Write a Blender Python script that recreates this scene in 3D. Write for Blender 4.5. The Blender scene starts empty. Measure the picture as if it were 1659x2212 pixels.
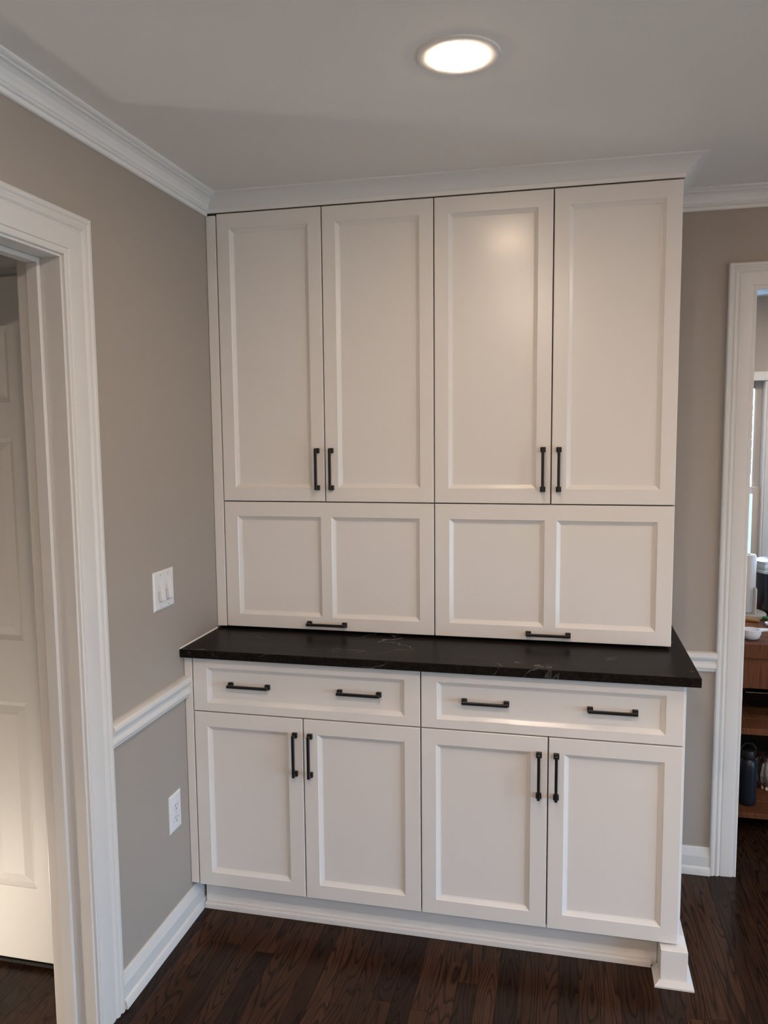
import bpy, bmesh, math, random
from mathutils import Vector, Matrix
random.seed(7)
S = bpy.context.scene
COL = S.collection

# ------------------------------------------------------------------ camera
FPX = 1700.24
yaw, pitch, roll = -0.2244, -0.0986, -0.0090
cam_d = bpy.data.cameras.new('camera'); cam = bpy.data.objects.new('camera', cam_d); COL.objects.link(cam)
S.camera = cam
fwd = Vector((math.sin(yaw)*math.cos(pitch), math.cos(yaw)*math.cos(pitch), math.sin(pitch)))
rgt = Vector((math.cos(yaw), -math.sin(yaw), 0)); up = rgt.cross(fwd)
r2 = math.cos(roll)*rgt + math.sin(roll)*up
u2 = -math.sin(roll)*rgt + math.cos(roll)*up
m = Matrix((( r2.x, u2.x, -fwd.x, 1.1866), (r2.y, u2.y, -fwd.y, -2.8945), (r2.z, u2.z, -fwd.z, 1.5903), (0, 0, 0, 1)))
cam.matrix_world = m
cam_d.sensor_fit = 'VERTICAL'; cam_d.sensor_height = 36.0; cam_d.lens = FPX*36.0/2212.0
cam_d.clip_start = 0.05; cam_d.clip_end = 200

# ------------------------------------------------------------------ world, lights, exposure
S.view_settings.view_transform = 'Standard'; S.view_settings.look = 'None'
S.view_settings.gamma = 1.0; S.view_settings.use_curve_mapping = False
S.view_settings.exposure = -0.07
W = bpy.data.worlds.new('sky'); S.world = W; W.use_nodes = True
bg = W.node_tree.nodes['Background']; bg.inputs[0].default_value = (0.38, 0.67, 1.0, 1); bg.inputs[1].default_value = 11.0

def area(name, loc, rot, sx, sy, power, color, spread=180):
    d = bpy.data.lights.new(name, 'AREA'); d.shape = 'RECTANGLE'; d.size = sx; d.size_y = sy
    d.energy = power; d.color = color; d.spread = math.radians(spread)
    o = bpy.data.objects.new(name, d); COL.objects.link(o); o.location = loc; o.rotation_euler = rot
    return o
# sky light enters by the patio window in the right wall and by the kitchen window: portals guide the sampling
for o_ in (area('patio_window_portal', (3.94, -1.875, .645), (0, math.radians(90), 0), 1.19, 3.05, 1, (1, 1, 1)),
           area('added_kitchen_window_portal', (3.72, 1.30, 1.35), (0, math.radians(90), 0), 1.5, 1.3, 1, (1, 1, 1)),
           area('kitchen_window_portal', (1.91, 2.42, 1.26), (math.radians(-90), 0, 0), 0.93, 1.28, 1, (1, 1, 1))):
    o_.data.cycles.is_portal = True
LAMP = 104.0            # radiance of the recessed LED lenses
LAMPCOL = (1.0, 0.76, 0.54)
FILL_LAMP = 385.0
FILL_LAMPCOL = (1.0, 0.79, 0.63)
GLOWCOL = (1.0, 0.88, 0.74)
GLOW = 300.0

# ------------------------------------------------------------------ materials
def newmat(name):
    mt = bpy.data.materials.new(name); mt.use_nodes = True
    nt = mt.node_tree; b = nt.nodes['Principled BSDF']
    return mt, nt, b
def node(nt, t, **kw):
    n = nt.nodes.new(t)
    for k, v in kw.items(): setattr(n, k, v)
    return n
def plain(name, col, rough=0.5, metal=0.0, spec=0.5, bump=0.0, bscale=300.0, var=0.0, coat=0.0):
    mt, nt, b = newmat(name)
    b.inputs['Base Color'].default_value = (*col, 1); b.inputs['Roughness'].default_value = rough
    b.inputs['Metallic'].default_value = metal; b.inputs['Specular IOR Level'].default_value = spec
    b.inputs['Coat Weight'].default_value = coat
    tc = node(nt, 'ShaderNodeNewGeometry')
    if bump > 0:
        nz = node(nt, 'ShaderNodeTexNoise'); nz.inputs['Scale'].default_value = bscale; nz.inputs['Detail'].default_value = 3
        nt.links.new(tc.outputs['Position'], nz.inputs['Vector'])
        bp = node(nt, 'ShaderNodeBump'); bp.inputs['Strength'].default_value = bump; bp.inputs['Distance'].default_value = 0.001
        nt.links.new(nz.outputs['Fac'], bp.inputs['Height']); nt.links.new(bp.outputs['Normal'], b.inputs['Normal'])
    if var > 0:
        nz = node(nt, 'ShaderNodeTexNoise'); nz.inputs['Scale'].default_value = 9.0; nz.inputs['Detail'].default_value = 4
        nt.links.new(tc.outputs['Position'], nz.inputs['Vector'])
        mx = node(nt, 'ShaderNodeMix', data_type='RGBA')
        mx.inputs[6].default_value = (*[c*(1-var) for c in col], 1); mx.inputs[7].default_value = (*[min(1, c*(1+var)) for c in col], 1)
        nt.links.new(nz.outputs['Fac'], mx.inputs[0]); nt.links.new(mx.outputs[2], b.inputs['Base Color'])
    return mt
M = {}
M['cab'] = plain('cabinet_paint', (0.78, 0.755, 0.73), 0.25, bump=0.02, bscale=220)
M['gap_shade'] = plain('carcass_gap_shade', (0.22, 0.16, 0.125), 0.6)  # carcass darkened to paint the shade in the gaps between fronts
M['trim'] = plain('trim_paint', (0.65, 0.622, 0.59), 0.38, bump=0.03, bscale=120)
M['crown'] = plain('trim_paint_lightened', (0.82, 0.80, 0.78), 0.45, bump=0.03, bscale=120)  # same paint as the trim, lightened to imitate light on the crowns
M['hall_door'] = plain('hall_door_paint', (0.72, 0.70, 0.67), 0.55, bump=0.05, bscale=90)
M['wall'] = plain('wall_paint', (0.362, 0.309, 0.264), 0.62, bump=0.10, bscale=420, var=0.012)
M['hall_wall'] = plain('hall_wall_paint', (0.40, 0.37, 0.33), 0.65, bump=0.08, bscale=420)
M['ceil'] = plain('ceiling_paint', (0.86, 0.81, 0.76), 0.85, bump=0.10, bscale=350)
M['kceil'] = plain('kitchen_ceiling_paint', (0.82, 0.82, 0.82), 0.8, bump=0.06, bscale=350)
M['black'] = plain('black_iron', (0.012, 0.011, 0.011), 0.42, metal=0.3, bump=0.05, bscale=500)
M['plastic'] = plain('white_plastic', (0.72, 0.70, 0.69), 0.30)
M['slot'] = plain('slot_dark', (0.02, 0.02, 0.02), 0.6)
M['caulk'] = plain('caulk', (0.74, 0.70, 0.64), 0.5)
M['blackplastic'] = plain('black_enamel', (0.010, 0.010, 0.011), 0.18)
M['steel'] = plain('brushed_steel', (0.60, 0.58, 0.55), 0.25, metal=1.0)
M['wood'] = None
M['beige'] = plain('beige_ceramic', (0.52, 0.47, 0.40), 0.25)
M['paper'] = plain('paper_towel', (0.82, 0.82, 0.82), 0.95, bump=0.6, bscale=250)
M['cupwhite'] = plain('measuring_cup_plastic', (0.78, 0.78, 0.80), 0.28)
M['spoonwood'] = plain('spoon_wood', (0.42, 0.23, 0.09), 0.55, var=0.2)
M['green'] = plain('green_silicone', (0.04, 0.22, 0.05), 0.4)
M['navy'] = plain('navy_bottle', (0.008, 0.013, 0.022), 0.36)
M['navycap'] = plain('black_cap', (0.010, 0.011, 0.014), 0.4)
M['bark'] = plain('bark', (0.12, 0.09, 0.08), 0.9, bump=0.6, bscale=60)
M['leaf'] = plain('plum_leaf', (0.16, 0.09, 0.14), 0.6)
M['fence'] = plain('blue_fence_paint', (0.24, 0.36, 0.46), 0.6)
M['bounce_ground'] = plain('warm_bounce_ground', (0.60, 0.52, 0.43), 0.9, bump=0.8, bscale=40, var=0.2)  # unseen ground, pale and warm to bounce light upwards indoors
M['bounce_wall'] = plain('bounce_wall_paint', (0.76, 0.74, 0.71), 0.6, bump=0.08, bscale=420)  # unseen walls made white to bounce light onto ceiling and crowns
M['pave'] = plain('pale_paving', (0.62, 0.66, 0.66), 0.8, bump=0.4, bscale=30, var=0.08)

def wood_floor(name, dark, light, line, rough=0.22):
    mt, nt, b = newmat(name)
    g = node(nt, 'ShaderNodeNewGeometry'); oi = node(nt, 'ShaderNodeObjectInfo')
    # per-board offset
    off = node(nt, 'ShaderNodeCombineXYZ')
    mul = node(nt, 'ShaderNodeMath', operation='MULTIPLY'); mul.inputs[1].default_value = 37.0
    nt.links.new(oi.outputs['Random'], mul.inputs[0]); nt.links.new(mul.outputs[0], off.inputs[2])
    mul2 = node(nt, 'ShaderNodeMath', operation='MULTIPLY'); mul2.inputs[1].default_value = 11.0
    nt.links.new(oi.outputs['Random'], mul2.inputs[0]); nt.links.new(mul2.outputs[0], off.inputs[0])
    add = node(nt, 'ShaderNodeVectorMath', operation='ADD')
    nt.links.new(g.outputs['Position'], add.inputs[0]); nt.links.new(off.outputs[0], add.inputs[1])
    # cathedral grain = contour lines of a stretched noise field
    mp = node(nt, 'ShaderNodeMapping'); mp.inputs['Scale'].default_value = (15.0, 1.55, 1.0)
    nt.links.new(add.outputs[0], mp.inputs['Vector'])
    n1 = node(nt, 'ShaderNodeTexNoise'); n1.inputs['Scale'].default_value = 1.0; n1.inputs['Detail'].default_value = 1.2; n1.inputs['Roughness'].default_value = 0.4
    nt.links.new(mp.outputs[0], n1.inputs['Vector'])
    k = node(nt, 'ShaderNodeMath', operation='MULTIPLY'); k.inputs[1].default_value = 17.0
    nt.links.new(n1.outputs['Fac'], k.inputs[0])
    fr = node(nt, 'ShaderNodeMath', operation='FRACT'); nt.links.new(k.outputs[0], fr.inputs[0])
    rp = node(nt, 'ShaderNodeValToRGB')
    e = rp.color_ramp.elements; e[0].position = 0.0; e[0].color = (1, 1, 1, 1); e[1].position = 0.34; e[1].color = (0, 0, 0, 1)
    x = rp.color_ramp.elements.new(0.90); x.color = (0.0, 0.0, 0.0, 1); x = rp.color_ramp.elements.new(1.0); x.color = (0.9, 0.9, 0.9, 1)
    nt.links.new(fr.outputs[0], rp.inputs[0])
    # fine pores
    mp2 = node(nt, 'ShaderNodeMapping'); mp2.inputs['Scale'].default_value = (420.0, 14.0, 1.0)
    nt.links.new(add.outputs[0], mp2.inputs['Vector'])
    n2 = node(nt, 'ShaderNodeTexNoise'); n2.inputs['Scale'].default_value = 1.0; n2.inputs['Detail'].default_value = 2
    nt.links.new(mp2.outputs[0], n2.inputs['Vector'])
    n3 = node(nt, 'ShaderNodeTexNoise'); n3.inputs['Scale'].default_value = 5.0; n3.inputs['Detail'].default_value = 2
    nt.links.new(add.outputs[0], n3.inputs['Vector'])
    # board tone
    s1 = node(nt, 'ShaderNodeMath', operation='MULTIPLY_ADD'); s1.inputs[1].default_value = 0.75; s1.inputs[2].default_value = -0.10
    nt.links.new(oi.outputs['Random'], s1.inputs[0])
    s2 = node(nt, 'ShaderNodeMath', operation='MULTIPLY_ADD'); s2.inputs[1].default_value = 0.5
    nt.links.new(n3.outputs['Fac'], s2.inputs[0]); nt.links.new(s1.outputs[0], s2.inputs[2])
    mx = node(nt, 'ShaderNodeMix', data_type='RGBA', clamp_factor=True); mx.inputs[6].default_value = (*dark, 1); mx.inputs[7].default_value = (*light, 1)
    nt.links.new(s2.outputs[0], mx.inputs[0])
    lm = node(nt, 'ShaderNodeMath', operation='MULTIPLY'); lm.inputs[1].default_value = 0.80
    nt.links.new(rp.outputs[0], lm.inputs[0])
    mx2 = node(nt, 'ShaderNodeMix', data_type='RGBA'); mx2.inputs[7].default_value = (*line, 1)
    nt.links.new(lm.outputs[0], mx2.inputs[0]); nt.links.new(mx.outputs[2], mx2.inputs[6])
    pr = node(nt, 'ShaderNodeMapRange'); pr.inputs[1].default_value = 0.52; pr.inputs[2].default_value = 0.72; pr.inputs[3].default_value = 0.0; pr.inputs[4].default_value = 0.5
    nt.links.new(n2.outputs['Fac'], pr.inputs[0])
    mx3 = node(nt, 'ShaderNodeMix', data_type='RGBA'); mx3.inputs[7].default_value = (*line, 1)
    nt.links.new(pr.outputs[0], mx3.inputs[0]); nt.links.new(mx2.outputs[2], mx3.inputs[6])
    nt.links.new(mx3.outputs[2], b.inputs['Base Color'])
    b.inputs['Roughness'].default_value = rough
    b.inputs['Specular IOR Level'].default_value = 0.12
    bp = node(nt, 'ShaderNodeBump'); bp.inputs['Strength'].default_value = 0.10; bp.inputs['Distance'].default_value = 0.001; bp.invert = True
    nt.links.new(mx3.outputs[2], bp.inputs['Height']); 
    bp2 = node(nt, 'ShaderNodeBump'); bp2.inputs['Strength'].default_value = 0.12; bp2.inputs['Distance'].default_value = 0.001; bp2.invert = True
    nt.links.new(rp.outputs[0], bp2.inputs['Height']); nt.links.new(bp2.outputs['Normal'], b.inputs['Normal'])
    return mt
M['floor'] = wood_floor('dark_oak_floor', (0.014, 0.0078, 0.0054), (0.066, 0.029, 0.0150), (0.0055, 0.0034, 0.0028))
M['cart_wood'] = wood_floor('acacia_cart_wood', (0.105, 0.036, 0.016), (0.19, 0.080, 0.037), (0.085, 0.030, 0.015), 0.4)
M['subfloor'] = plain('floor_joint_dark', (0.006, 0.005, 0.004), 0.8)

def stone():
    mt, nt, b = newmat('leathered_granite')
    g = node(nt, 'ShaderNodeNewGeometry')
    n = node(nt, 'ShaderNodeTexNoise'); n.inputs['Scale'].default_value = 90; n.inputs['Detail'].default_value = 6; n.inputs['Roughness'].default_value = 0.7
    nt.links.new(g.outputs['Position'], n.inputs['Vector'])
    n2 = node(nt, 'ShaderNodeTexNoise'); n2.inputs['Scale'].default_value = 6; n2.inputs['Detail'].default_value = 4
    nt.links.new(g.outputs['Position'], n2.inputs['Vector'])
    mx = node(nt, 'ShaderNodeMix', data_type='RGBA'); mx.inputs[6].default_value = (0.004, 0.0036, 0.0033, 1); mx.inputs[7].default_value = (0.021, 0.017, 0.015, 1)
    mr = node(nt, 'ShaderNodeMapRange'); mr.inputs[1].default_value = 0.3; mr.inputs[2].default_value = 0.75
    nt.links.new(n.outputs['Fac'], mr.inputs[0]); nt.links.new(mr.outputs[0], mx.inputs[0])
    # veins: contour of distorted noise, masked to short stretches
    n3 = node(nt, 'ShaderNodeTexNoise'); n3.inputs['Scale'].default_value = 2.3; n3.inputs['Detail'].default_value = 6; n3.inputs['Distortion'].default_value = 0.8
    nt.links.new(g.outputs['Position'], n3.inputs['Vector'])
    sb = node(nt, 'ShaderNodeMath', operation='SUBTRACT'); sb.inputs[1].default_value = 0.5; nt.links.new(n3.outputs['Fac'], sb.inputs[0])
    ab = node(nt, 'ShaderNodeMath', operation='ABSOLUTE'); nt.links.new(sb.outputs[0], ab.inputs[0])
    v = node(nt, 'ShaderNodeMapRange'); v.inputs[1].default_value = 0.0; v.inputs[2].default_value = 0.006; v.inputs[3].default_value = 1.0; v.inputs[4].default_value = 0.0
    nt.links.new(ab.outputs[0], v.inputs[0])
    mk = node(nt, 'ShaderNodeMapRange'); mk.inputs[1].default_value = 0.46; mk.inputs[2].default_value = 0.62; mk.inputs[3].default_value = 0; mk.inputs[4].default_value = 0.55
    nt.links.new(n2.outputs['Fac'], mk.inputs[0])
    pm = node(nt, 'ShaderNodeMath', operation='MULTIPLY'); nt.links.new(v.outputs[0], pm.inputs[0]); nt.links.new(mk.outputs[0], pm.inputs[1])
    mx2 = node(nt, 'ShaderNodeMix', data_type='RGBA'); mx2.inputs[7].default_value = (0.30, 0.28, 0.26, 1)
    nt.links.new(pm.outputs[0], mx2.inputs[0]); nt.links.new(mx.outputs[2], mx2.inputs[6])
    nt.links.new(mx2.outputs[2], b.inputs['Base Color'])
    b.inputs['Roughness'].default_value = 0.26; b.inputs['Specular IOR Level'].default_value = 0.03
    bp = node(nt, 'ShaderNodeBump'); bp.inputs['Strength'].default_value = 0.22; bp.inputs['Distance'].default_value = 0.0015
    nt.links.new(n.outputs['Fac'], bp.inputs['Height']); nt.links.new(bp.outputs['Normal'], b.inputs['Normal'])
    return mt
M['stone'] = stone()

def emit(name, col, s):
    mt, nt, b = newmat(name)
    b.inputs['Base Color'].default_value = (0.8, 0.8, 0.8, 1)
    b.inputs['Emission Color'].default_value = (*col, 1); b.inputs['Emission Strength'].default_value = s
    return mt
M['lens'] = emit('led_lens', LAMPCOL, LAMP)
M['kitchen_fill_lens'] = emit('kitchen_fill_lamp_lens', FILL_LAMPCOL, FILL_LAMP*.65)
M['fill_lens'] = emit('fill_lamp_lens', FILL_LAMPCOL, FILL_LAMP)
M['added_glow'] = emit('added_hall_glow_lens', GLOWCOL, GLOW)
def glass(name, rough=0.0, tint=(1, 1, 1), refl=1.0):
    mt = bpy.data.materials.new(name); mt.use_nodes = True; nt = mt.node_tree
    nt.nodes.remove(nt.nodes['Principled BSDF']); out = nt.nodes['Material Output']
    t = node(nt, 'ShaderNodeBsdfTransparent'); t.inputs[0].default_value = (*tint, 1)
    gl = node(nt, 'ShaderNodeBsdfGlossy'); gl.inputs['Roughness'].default_value = rough
    f = node(nt, 'ShaderNodeFresnel'); f.inputs[0].default_value = 1.45
    mm = node(nt, 'ShaderNodeMath', operation='MULTIPLY'); mm.inputs[1].default_value = refl; nt.links.new(f.outputs[0], mm.inputs[0])
    mx = node(nt, 'ShaderNodeMixShader'); nt.links.new(mm.outputs[0], mx.inputs[0]); nt.links.new(t.outputs[0], mx.inputs[1]); nt.links.new(gl.outputs[0], mx.inputs[2])
    nt.links.new(mx.outputs[0], out.inputs[0]); return mt
M['glass'] = glass('window_glass')
M['bag'] = glass('clear_plastic_bag', 0.12, (0.80, 0.80, 0.82), 2.2)

# ------------------------------------------------------------------ mesh helpers
class MB:
    def __init__(s): s.v = []; s.f = []
    def add(s, vs, fs):
        n = len(s.v); s.v += [tuple(p) for p in vs]; s.f += [tuple(i+n for i in f) for f in fs]; return s
    def box(s, x0, x1, y0, y1, z0, z1, bev=0.0, seg=1):
        x0, x1 = min(x0, x1), max(x0, x1); y0, y1 = min(y0, y1), max(y0, y1); z0, z1 = min(z0, z1), max(z0, z1)
        vs = [(x0,y0,z0),(x1,y0,z0),(x1,y1,z0),(x0,y1,z0),(x0,y0,z1),(x1,y0,z1),(x1,y1,z1),(x0,y1,z1)]
        fs = [(0,3,2,1),(4,5,6,7),(0,1,5,4),(1,2,6,5),(2,3,7,6),(3,0,4,7)]
        if bev <= 0: return s.add(vs, fs)
        bm = bmesh.new(); bv = [bm.verts.new(p) for p in vs]
        for f in fs: bm.faces.new([bv[i] for i in f])
        bmesh.ops.bevel(bm, geom=list(bm.edges), offset=bev, segments=seg, affect='EDGES', profile=0.6)
        bm.verts.index_update()
        r = s.add([tuple(v.co) for v in bm.verts], [[v.index for v in f.verts] for f in bm.faces]); bm.free(); return r
    def tube(s, pts, r, n=10):
        """round bar along a polyline; r may be a list"""
        P = [Vector(p) for p in pts]; R = r if isinstance(r, (list, tuple)) else [r]*len(P)
        base = len(s.v); vs = []; fs = []
        t0 = (P[1]-P[0]).normalized(); a = t0.orthogonal().normalized()
        for i, p in enumerate(P):
            t = (P[min(i+1, len(P)-1)]-P[max(i-1, 0)]).normalized()
            a = (a - a.dot(t)*t).normalized(); b = t.cross(a)
            for k in range(n):
                w = 2*math.pi*k/n; vs.append(p + R[i]*(math.cos(w)*a + math.sin(w)*b))
        for i in range(len(P)-1):
            for k in range(n):
                fs.append((i*n+k, i*n+(k+1) % n, (i+1)*n+(k+1) % n, (i+1)*n+k))
        fs.append(tuple(range(n-1, -1, -1))); fs.append(tuple(range((len(P)-1)*n, len(P)*n)))
        return s.add(vs, fs)
    def lathe(s, prof, cx, cy, n=32, z=0.0):
        """profile [(r, z)] turned about a vertical axis"""
        vs = []; fs = []; m_ = len(prof)
        for k in range(n):
            w = 2*math.pi*k/n
            for r, h in prof: vs.append((cx+r*math.cos(w), cy+r*math.sin(w), z+h))
        for k in range(n):
            k2 = (k+1) % n
            for i in range(m_-1):
                fs.append((k*m_+i, k2*m_+i, k2*m_+i+1, k*m_+i+1))
        return s.add(vs, fs)
    def sweep(s, path, outs, prof, closed_ends=True):
        """profile points (u, v): u along the out vector of each path point, v along up (0,0,1) or a given second vector"""
        m_ = len(prof); vs = []; fs = []
        for p, (o, w) in zip(path, outs):
            p = Vector(p); o = Vector(o); w = Vector(w)
            for u, v in prof: vs.append(p + u*o + v*w)
        for i in range(len(path)-1):
            for k in range(m_-1):
                fs.append((i*m_+k, (i+1)*m_+k, (i+1)*m_+k+1, i*m_+k+1))
        if closed_ends:
            fs.append(tuple(range(m_))); fs.append(tuple(range(len(path)*m_-1, (len(path)-1)*m_-1, -1)))
        return s.add(vs, fs)
    def mesh(s, name, off=(0, 0, 0), smooth=False, fix=True):
        me = bpy.data.meshes.new(name)
        me.from_pydata([(v[0]-off[0], v[1]-off[1], v[2]-off[2]) for v in s.v], [], s.f)
        if fix:
            bm = bmesh.new(); bm.from_mesh(me); bmesh.ops.remove_doubles(bm, verts=bm.verts, dist=1e-6)
            bmesh.ops.recalc_face_normals(bm, faces=bm.faces); bm.to_mesh(me); bm.free()
        me.update()
        if smooth:
            for p in me.polygons: p.use_smooth = True
            try: me.set_sharp_from_angle(angle=math.radians(smooth if smooth is not True else 40))
            except Exception: pass
        return me
def root_loc(o):
    while o.parent: o = o.parent
    return o.location
def obj(name, mb, mat, parent=None, smooth=False, fix=True):
    """one mesh object; coordinates given in world space"""
    off = root_loc(parent) if parent else (0, 0, 0)
    me = mb.mesh(name, off, smooth, fix) if isinstance(mb, MB) else mb
    me.materials.clear(); me.materials.append(M[mat])
    o = bpy.data.objects.new(name, me); COL.objects.link(o)
    if parent: o.parent = parent
    return o
def thing(name, label, cat, loc=(0, 0, 0), group=None):
    o = bpy.data.objects.new(name, None); COL.objects.link(o); o.location = loc; o.empty_display_size = 0.05
    o['label'] = label; o['category'] = cat
    if group: o['group'] = group
    return o
def tag(o, label, cat, group=None):
    o['label'] = label; o['category'] = cat
    if group: o['group'] = group
    return o
def struct(name, mb, mat, label=None, smooth=False, parent=None):
    o = obj(name, mb, mat, parent, smooth)
    if not parent: o['kind'] = 'structure'
    if label: o['label'] = label
    return o
def struct_root(name, label, loc=(0, 0, 0)):
    o = bpy.data.objects.new(name, None); COL.objects.link(o); o.location = loc; o.empty_display_size = 0.05
    o['kind'] = 'structure'; o['label'] = label
    return o

# ------------------------------------------------------------------ dimensions (metres)
H = 2.387
RX, RY = 3.80, -5.0                 # room extents
LO0, LO1, LOZ = -1.985, -1.172, 2.022   # left opening: clear y range and head height
KO0, KO1, KOZ = 1.809, 2.62, 2.0566     # back opening: clear x range and head height
WT = 0.12
KY = 2.28                           # kitchen far wall
# ------------------------------------------------------------------ floor with single boards
fl = struct('floor', MB().box(-1.4, RX+.2, RY-.2, KY+.2, -0.06, -0.0125), 'subfloor', 'dark stained oak strip floor')
rest = MB()
bw = 0.0570
def rest_strip(x0, x1, y0, y1): rest.box(x0, x1, y0, y1, -0.0125, 0.0)
bx0, bx1, by0, by1 = -0.746, 2.56, -1.62, 1.10
unit = MB().box(0, bw-0.0009, 0, 1, -0.0125, 0.0, 0.0)
bm = bmesh.new()
um = unit.mesh('plank')
um.materials.append(M['floor'])
bm.free()
x = bx0; i = 0
while x < bx1-0.001:
    y = by0
    first = True
    while y < by1-0.02:
        L = random.uniform(0.55, 1.45)
        if first: L *= random.uniform(0.3, 1.0); first = False
        L = min(L, by1-y)
        if by1-(y+L) < 0.25: L = by1-y
        # boards that lie wholly under the cabinets or inside walls are not laid
        hid = (x > 0.03 and x+bw < 1.45 and y > -0.54 and y+L < 1.2 ) or (x+bw < -0.14 and y > -0.90)
        if not hid:
            o = bpy.data.objects.new('plank', um); COL.objects.link(o); o.parent = fl
            o.location = (x, y, 0); o.scale = (1, L-0.0007, 1)
        y += L
    x += bw
for a in ((-1.4, bx0, RY-.1, KY+.1), (bx1, RX+.1, RY-.1, KY+.1), (bx0, bx1, RY-.1, by0-.001), (bx0, bx1, by1, KY+.1)): rest_strip(*a)
obj('floor_beyond', rest, 'floor', fl)

# ------------------------------------------------------------------ walls and ceilings
w = MB(); lo1 = LO1+0.02; lo0 = LO0-0.02; lz = LOZ+0.02
w.box(-WT, 0, lo1, WT, 0, H); w.box(-WT, 0, RY, lo0, 0, H); w.box(-WT, 0, lo0, lo1, lz, H)
struct('wall_left', w, 'wall', 'greige painted wall with a door opening')
w = MB(); ko0 = KO0-0.02; ko1 = KO1+0.02; kz = KOZ+0.02
w.box(0, ko0, 0, WT, 0, H); w.box(ko1, RX+WT, 0, WT, 0, H); w.box(ko0, ko1, 0, WT, kz, H)
struct('wall_back', w, 'wall', 'greige painted wall behind the cabinets with an opening to the kitchen')
# right wall with a wide patio window
WY0, WY1, WZ0, WZ1 = -3.40, -0.35, 0.05, 1.24
w = MB(); w.box(RX, RX+WT, WY1, WT, 0, H); w.box(RX, RX+WT, RY, WY0, 0, H); w.box(RX, RX+WT, WY0, WY1, 0, WZ0); w.box(RX, RX+WT, WY0, WY1, WZ1, H)
struct('wall_right', w, 'bounce_wall', 'unseen wall whitened for bounce light, with a wide patio window')
struct('wall_front', MB().box(-WT, RX+WT, RY-WT, RY, 0, H), 'bounce_wall', 'unseen wall whitened for bounce light, facing the cabinets')
struct('ceiling', MB().box(-WT, RX+WT, RY-WT, WT, H, H+.1), 'ceil', 'flat matt painted ceiling')
pw = struct_root('window_1', 'wide white framed patio window', (RX, (WY0+WY1)/2, WZ0))
f = MB()
for y0 in (WY0, (WY0+WY1)/2-.03, WY1-.06): f.box(RX+.03, RX+.09, y0, y0+.06, WZ0, WZ1)
f.box(RX+.03, RX+.09, WY0, WY1, WZ0, WZ0+.06); f.box(RX+.03, RX+.09, WY0, WY1, WZ1-.06, WZ1)
obj('window_frame', f, 'trim', pw)
for y0, y1 in ((WY0+.06, (WY0+WY1)/2-.03), ((WY0+WY1)/2+.03, WY1-.06)): obj('pane', MB().box(RX+.055, RX+.061, y0, y1, WZ0+.06, WZ1-.06), 'glass', pw)
# hall beyond the left opening
HX = -0.725; HDY = -0.94            # hall side wall, hall end wall
w = MB(); w.box(HX-.1, HX, -2.7, HDY+.1, 0, H); struct('wall_hall_side', w, 'hall_wall', 'hall side wall')
HD0, HD1, HDZ = -0.70, -0.205, 2.035
w = MB(); w.box(HD1+.02, -WT, HDY, HDY+.1, 0, H); w.box(HX, HD0-.001, HDY, HDY+.1, 0, H); w.box(HD0, HD1+.02, HDY, HDY+.1, HDZ+.02, H)
struct('wall_hall_end', w, 'hall_wall', 'hall end wall around the closet door')
struct('wall_hall_near', MB().box(HX, -WT, -2.8, -2.7, 0, H), 'hall_wall', 'hall wall opposite the closet door')
struct('ceiling_hall', MB().box(HX-.1, -WT, -2.8, HDY+.1, H, H+.1), 'ceil', 'hall ceiling')
# kitchen beyond the back opening
KX0, KX1 = 1.0, 3.6
KW0, KW1, KWZ0, KWZ1 = 1.45, 2.375, 0.62, 1.90
w = MB(); w.box(KX0, KW0, KY, KY+WT, 0, H); w.box(KW1, KX1, KY, KY+WT, 0, H); w.box(KW0, KW1, KY, KY+WT, 0, KWZ0); w.box(KW0, KW1, KY, KY+WT, KWZ1, H)
struct('wall_kitchen_far', w, 'wall', 'far kitchen wall with a double hung window')
struct('wall_kitchen_left', MB().box(KX0-.1, KX0, WT, KY+WT, 0, H), 'wall', 'kitchen side wall')
w = MB(); w.box(KX1, KX1+.1, WT, .65, 0, H); w.box(KX1, KX1+.1, 1.95, KY+WT, 0, H); w.box(KX1, KX1+.1, .65, 1.95, 0, .6); w.box(KX1, KX1+.1, .65, 1.95, 2.1, H)  # window opening added to let more daylight into the kitchen
struct('wall_kitchen_right', w, 'wall', 'kitchen side wall with an added window')
w = MB(); w.box(KX1+.03, KX1+.07, .65, .70, .6, 2.1); w.box(KX1+.03, KX1+.07, 1.90, 1.95, .6, 2.1); w.box(KX1+.03, KX1+.07, .70, 1.90, .6, .65); w.box(KX1+.03, KX1+.07, .70, 1.90, 2.05, 2.1); w.box(KX1+.03, KX1+.07, .70, 1.90, 1.33, 1.37)
w3 = struct_root('added_window_3', 'unseen white framed window added to bring daylight into the kitchen', (KX1, 1.3, .6)); obj('window_frame', w, 'trim', w3)
for z0, z1 in ((.65, 1.33), (1.37, 2.05)): obj('pane', MB().box(KX1+.048, KX1+.052, .70, 1.90, z0, z1), 'glass', w3)
struct('ceiling_kitchen', MB().box(KX0-.1, KX1+.1, WT, KY+WT, H, H+.1), 'kceil', 'white kitchen ceiling')

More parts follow.
